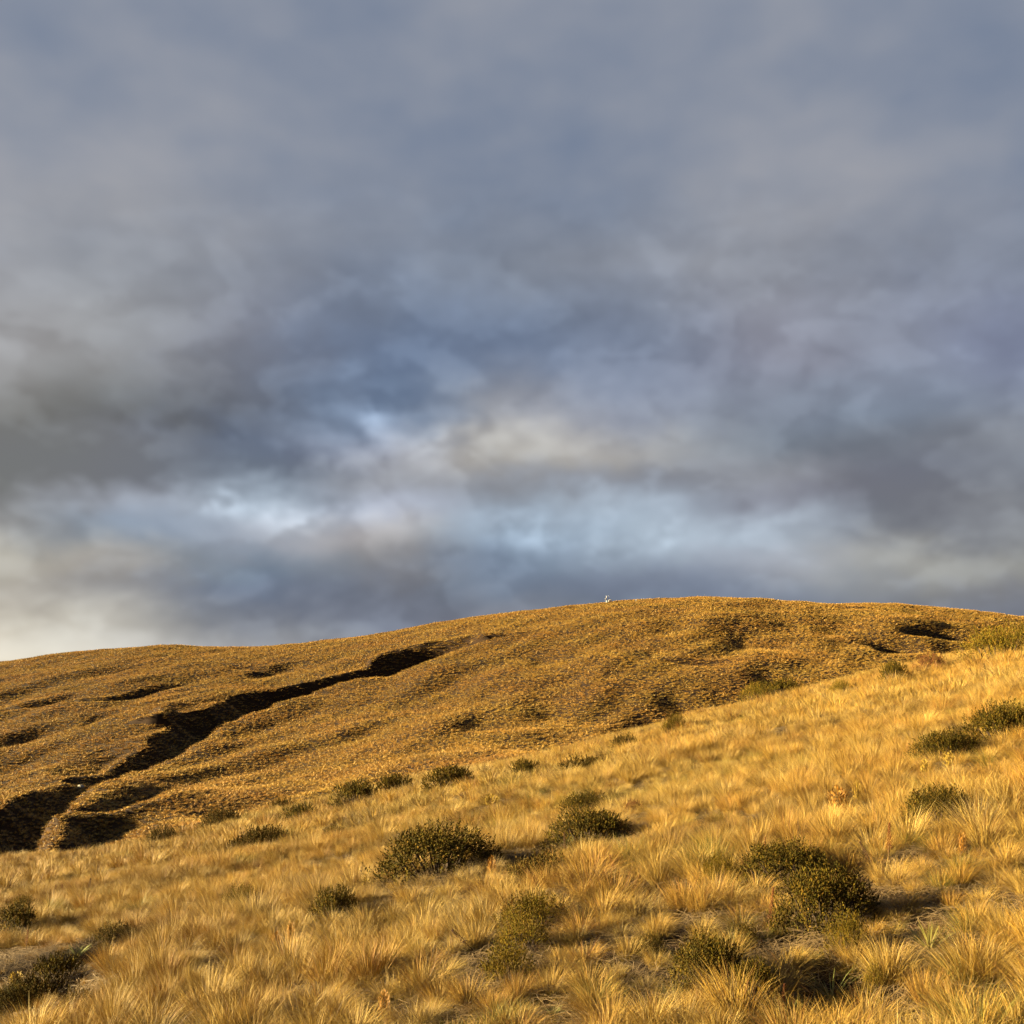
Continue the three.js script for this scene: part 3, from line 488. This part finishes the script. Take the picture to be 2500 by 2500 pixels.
// dead blades lying on the soil between the tussocks
{
  const R = rng(313), s = new Strip();
  for (let b = 0; b < 60; b++) { const a = R() * 6.283, x = (R() - 0.5) * 0.5, z = (R() - 0.5) * 0.5, L = 0.12 + 0.3 * R(), h = 0.01 + 0.05 * R(), a2 = a + (R() - 0.5), v = 0.7 + 0.5 * R(), c = BLADE.dead; s.ribbon([new THREE.Vector3(x, h, z), new THREE.Vector3(x + Math.cos(a) * L * 0.5, h + 0.03 * R(), z + Math.sin(a) * L * 0.5), new THREE.Vector3(x + Math.cos(a2) * L, 0.005, z + Math.sin(a2) * L)], [0.0014, 0.002, 0], new THREE.Vector3(-Math.sin(a), 0.2, Math.cos(a)), c.map((q) => q * v)); }
  const g = s.build(), spots = []; for (let i = 0; i < 9000; i++) { const d = Math.sqrt(16 + R() * 1000), x = (R() - 0.5) * d * 1.05; spots.push([x, d, R() * 6.283]); }
  const im = new THREE.InstancedMesh(g, grassMat, spots.length), o = new THREE.Object3D(); im.name = 'grass_litter'; im.userData = { kind: 'stuff', label: 'dead grass litter on the soil between tussocks', category: 'litter' };
  spots.forEach(([x, d, t], i) => { const e = 0.2; o.position.set(x, ground(x, -d), -d); o.quaternion.setFromUnitVectors(new THREE.Vector3(0, 1, 0), new THREE.Vector3(-(ground(x + e, -d) - ground(x - e, -d)) / (2 * e), 1, -(ground(x, -d + e) - ground(x, -d - e)) / (2 * e)).normalize()); o.rotateY(t); o.updateMatrix(); im.setMatrixAt(i, o.matrix); });
  im.castShadow = im.receiveShadow = true; scene.add(im);
}

// ---------------------------------------------------------------- tussocks over the far hill: a mass nobody could count
{
  const R = rng(99), dummy = new THREE.Object3D(), lists = FARV.map(() => []);
  let n = 0;
  for (let d = 150; d < 880; ) {
    const pitch = lerp(1.12, 1.75, smooth(230, 720, d));
    const nx = Math.ceil(d * 0.98 / pitch);
    for (let i = 0; i < nx; i++) {
      const x = -d * 0.47 + (i + R() * 0.95) * d * 0.94 / nx, dd = d + (R() - 0.5) * pitch * 1.3, r1 = R(), r2 = R(), r3 = R(), r4 = R();
      if (r4 < 0.12) continue;
      const patch = fbm(x * 0.02, dd * 0.03, 61, 3), pk = r1 + patch * 0.7;
      const vi = pk < 0.35 ? (r2 < 0.5 ? 0 : 3) : pk < 0.8 ? (r2 < 0.5 ? 1 : 4) : pk < 0.93 ? 5 : 2;
      lists[vi].push([x, ground(x, -dd) - 0.02, -dd, r2 * 6.283, (0.7 + 0.75 * r3) * lerp(1.0, 1.3, smooth(250, 700, dd)), r4]); n++;
    }
    d += pitch * 0.98;
  }
  console.log('far tussocks', n);
  const holder = new THREE.Group(); holder.name = 'far_hill_grass'; holder.userData = { kind: 'stuff', label: 'brown tussock grass covering the gullied hill beyond the valley', category: 'grass' };
  lists.forEach((list, k) => {
    if (!list.length) return;
    const im = new THREE.InstancedMesh(FARV[k].g, grassMat, list.length); im.name = 'tussock_blades'; im.userData = { kind: 'stuff' };
    list.forEach(([x, y, z, t, s, b], i) => { dummy.position.set(x, y, z); dummy.rotation.set(0, t, 0); dummy.scale.set(s * 1.25, s * 0.7, s * 1.25); dummy.updateMatrix(); im.setMatrixAt(i, dummy.matrix); const c = 1.08 + 0.3 * b + 0.3 * noise(x * 0.05, z * 0.07, 83); im.setColorAt(i, new THREE.Color().setRGB(c * 1.04, c * 0.97 * (1 + 0.1 * noise(x * 0.03, z * 0.04, 87)), c * 0.92)); });
    im.castShadow = im.receiveShadow = true; holder.add(im);
  });
  scene.add(holder);
}

// ---------------------------------------------------------------- the weather station on the skyline, a marker post, a boulder in the gully
{
  const white = plain(0.5, 0.5, 0.49, 0.5), dark = plain(0.05, 0.05, 0.05, 0.7), pale = plain(0.55, 0.6, 0.45, 0.6);
  const onSky = (col, back = -18) => { const d = DS + back, x = colToU(col) * d; return [x, ground(x, -d), -d]; };
  const g = new THREE.Group(); g.name = 'weather_station'; g.position.set(...onSky(1485, -6)); g.scale.setScalar(1.25);
  const part = (name, geo, mat, x, y, z, parent = g) => { const m = new THREE.Mesh(geo, mat); m.name = name; m.position.set(x, y, z); parent.add(m); return m; };
  const mastG = new THREE.CylinderGeometry(0.10, 0.14, 3.7, 8);
  part('mast', mastG, white, -0.95, 1.75, 0); part('mast', mastG, white, 0.15, 1.75, 0);
  const boxG = new THREE.BoxGeometry(0.6, 1.0, 0.5); part('instrument_box', boxG, white, -1.25, 2.0, 0.2);
  part('bracket', new THREE.ConeGeometry(0.5, 1.6, 4), white, 0.25, 1.45, 0.1);
  const hut = part('shelter', new THREE.BoxGeometry(1.5, 0.75, 1.2), white, 1.05, 1.15, 0.1);
  part('shelter_roof', new THREE.ConeGeometry(1.15, 0.4, 4).rotateY(Math.PI / 4), white, 0, 0.57, 0, hut);
  for (const s of [-1, 1]) part('leg', new THREE.BoxGeometry(0.14, 0.9, 0.9), dark, 1.05 + s * 0.55, 0.4, 0.1);
  part('cabinet', new THREE.BoxGeometry(0.8, 1.1, 0.6), pale, -0.4, 0.5, 0);
  tag(g, 'white weather station with two thin masts on the skyline', 'weather station'); scene.add(g);
  const p = new THREE.Mesh(new THREE.CylinderGeometry(0.12, 0.14, 1.1, 8).translate(0, 0.7, 0), white); p.name = 'marker_post'; p.position.set(...onSky(1553)); tag(p, 'tiny pale marker post on the skyline right of the weather station', 'post'); scene.add(p);
  const rg = new THREE.IcosahedronGeometry(1, 3), pp = rg.attributes.position; for (let i = 0; i < pp.count; i++) { const v = new THREE.Vector3().fromBufferAttribute(pp, i), k = 1 + 0.35 * noise(v.x * 1.7, v.y * 1.7, v.z * 1.7); pp.setXYZ(i, v.x * k * 1.1, v.y * k * 0.75, v.z * k); } rg.computeVertexNormals();
  const [bx, bd] = farPoint(198, 1892), rock = new THREE.Mesh(rg, plain(0.16, 0.15, 0.13, 0.95)); rock.name = 'boulder'; rock.position.set(bx, ground(bx, -bd) + 0.5, -bd); tag(rock, 'pale boulder in the shaded gully at left', 'boulder'); scene.add(rock);
}
scene.traverse((o) => { if (o.isMesh && !o.name) console.log('unnamed', o.parent?.name); });
renderer.render(scene, camera);
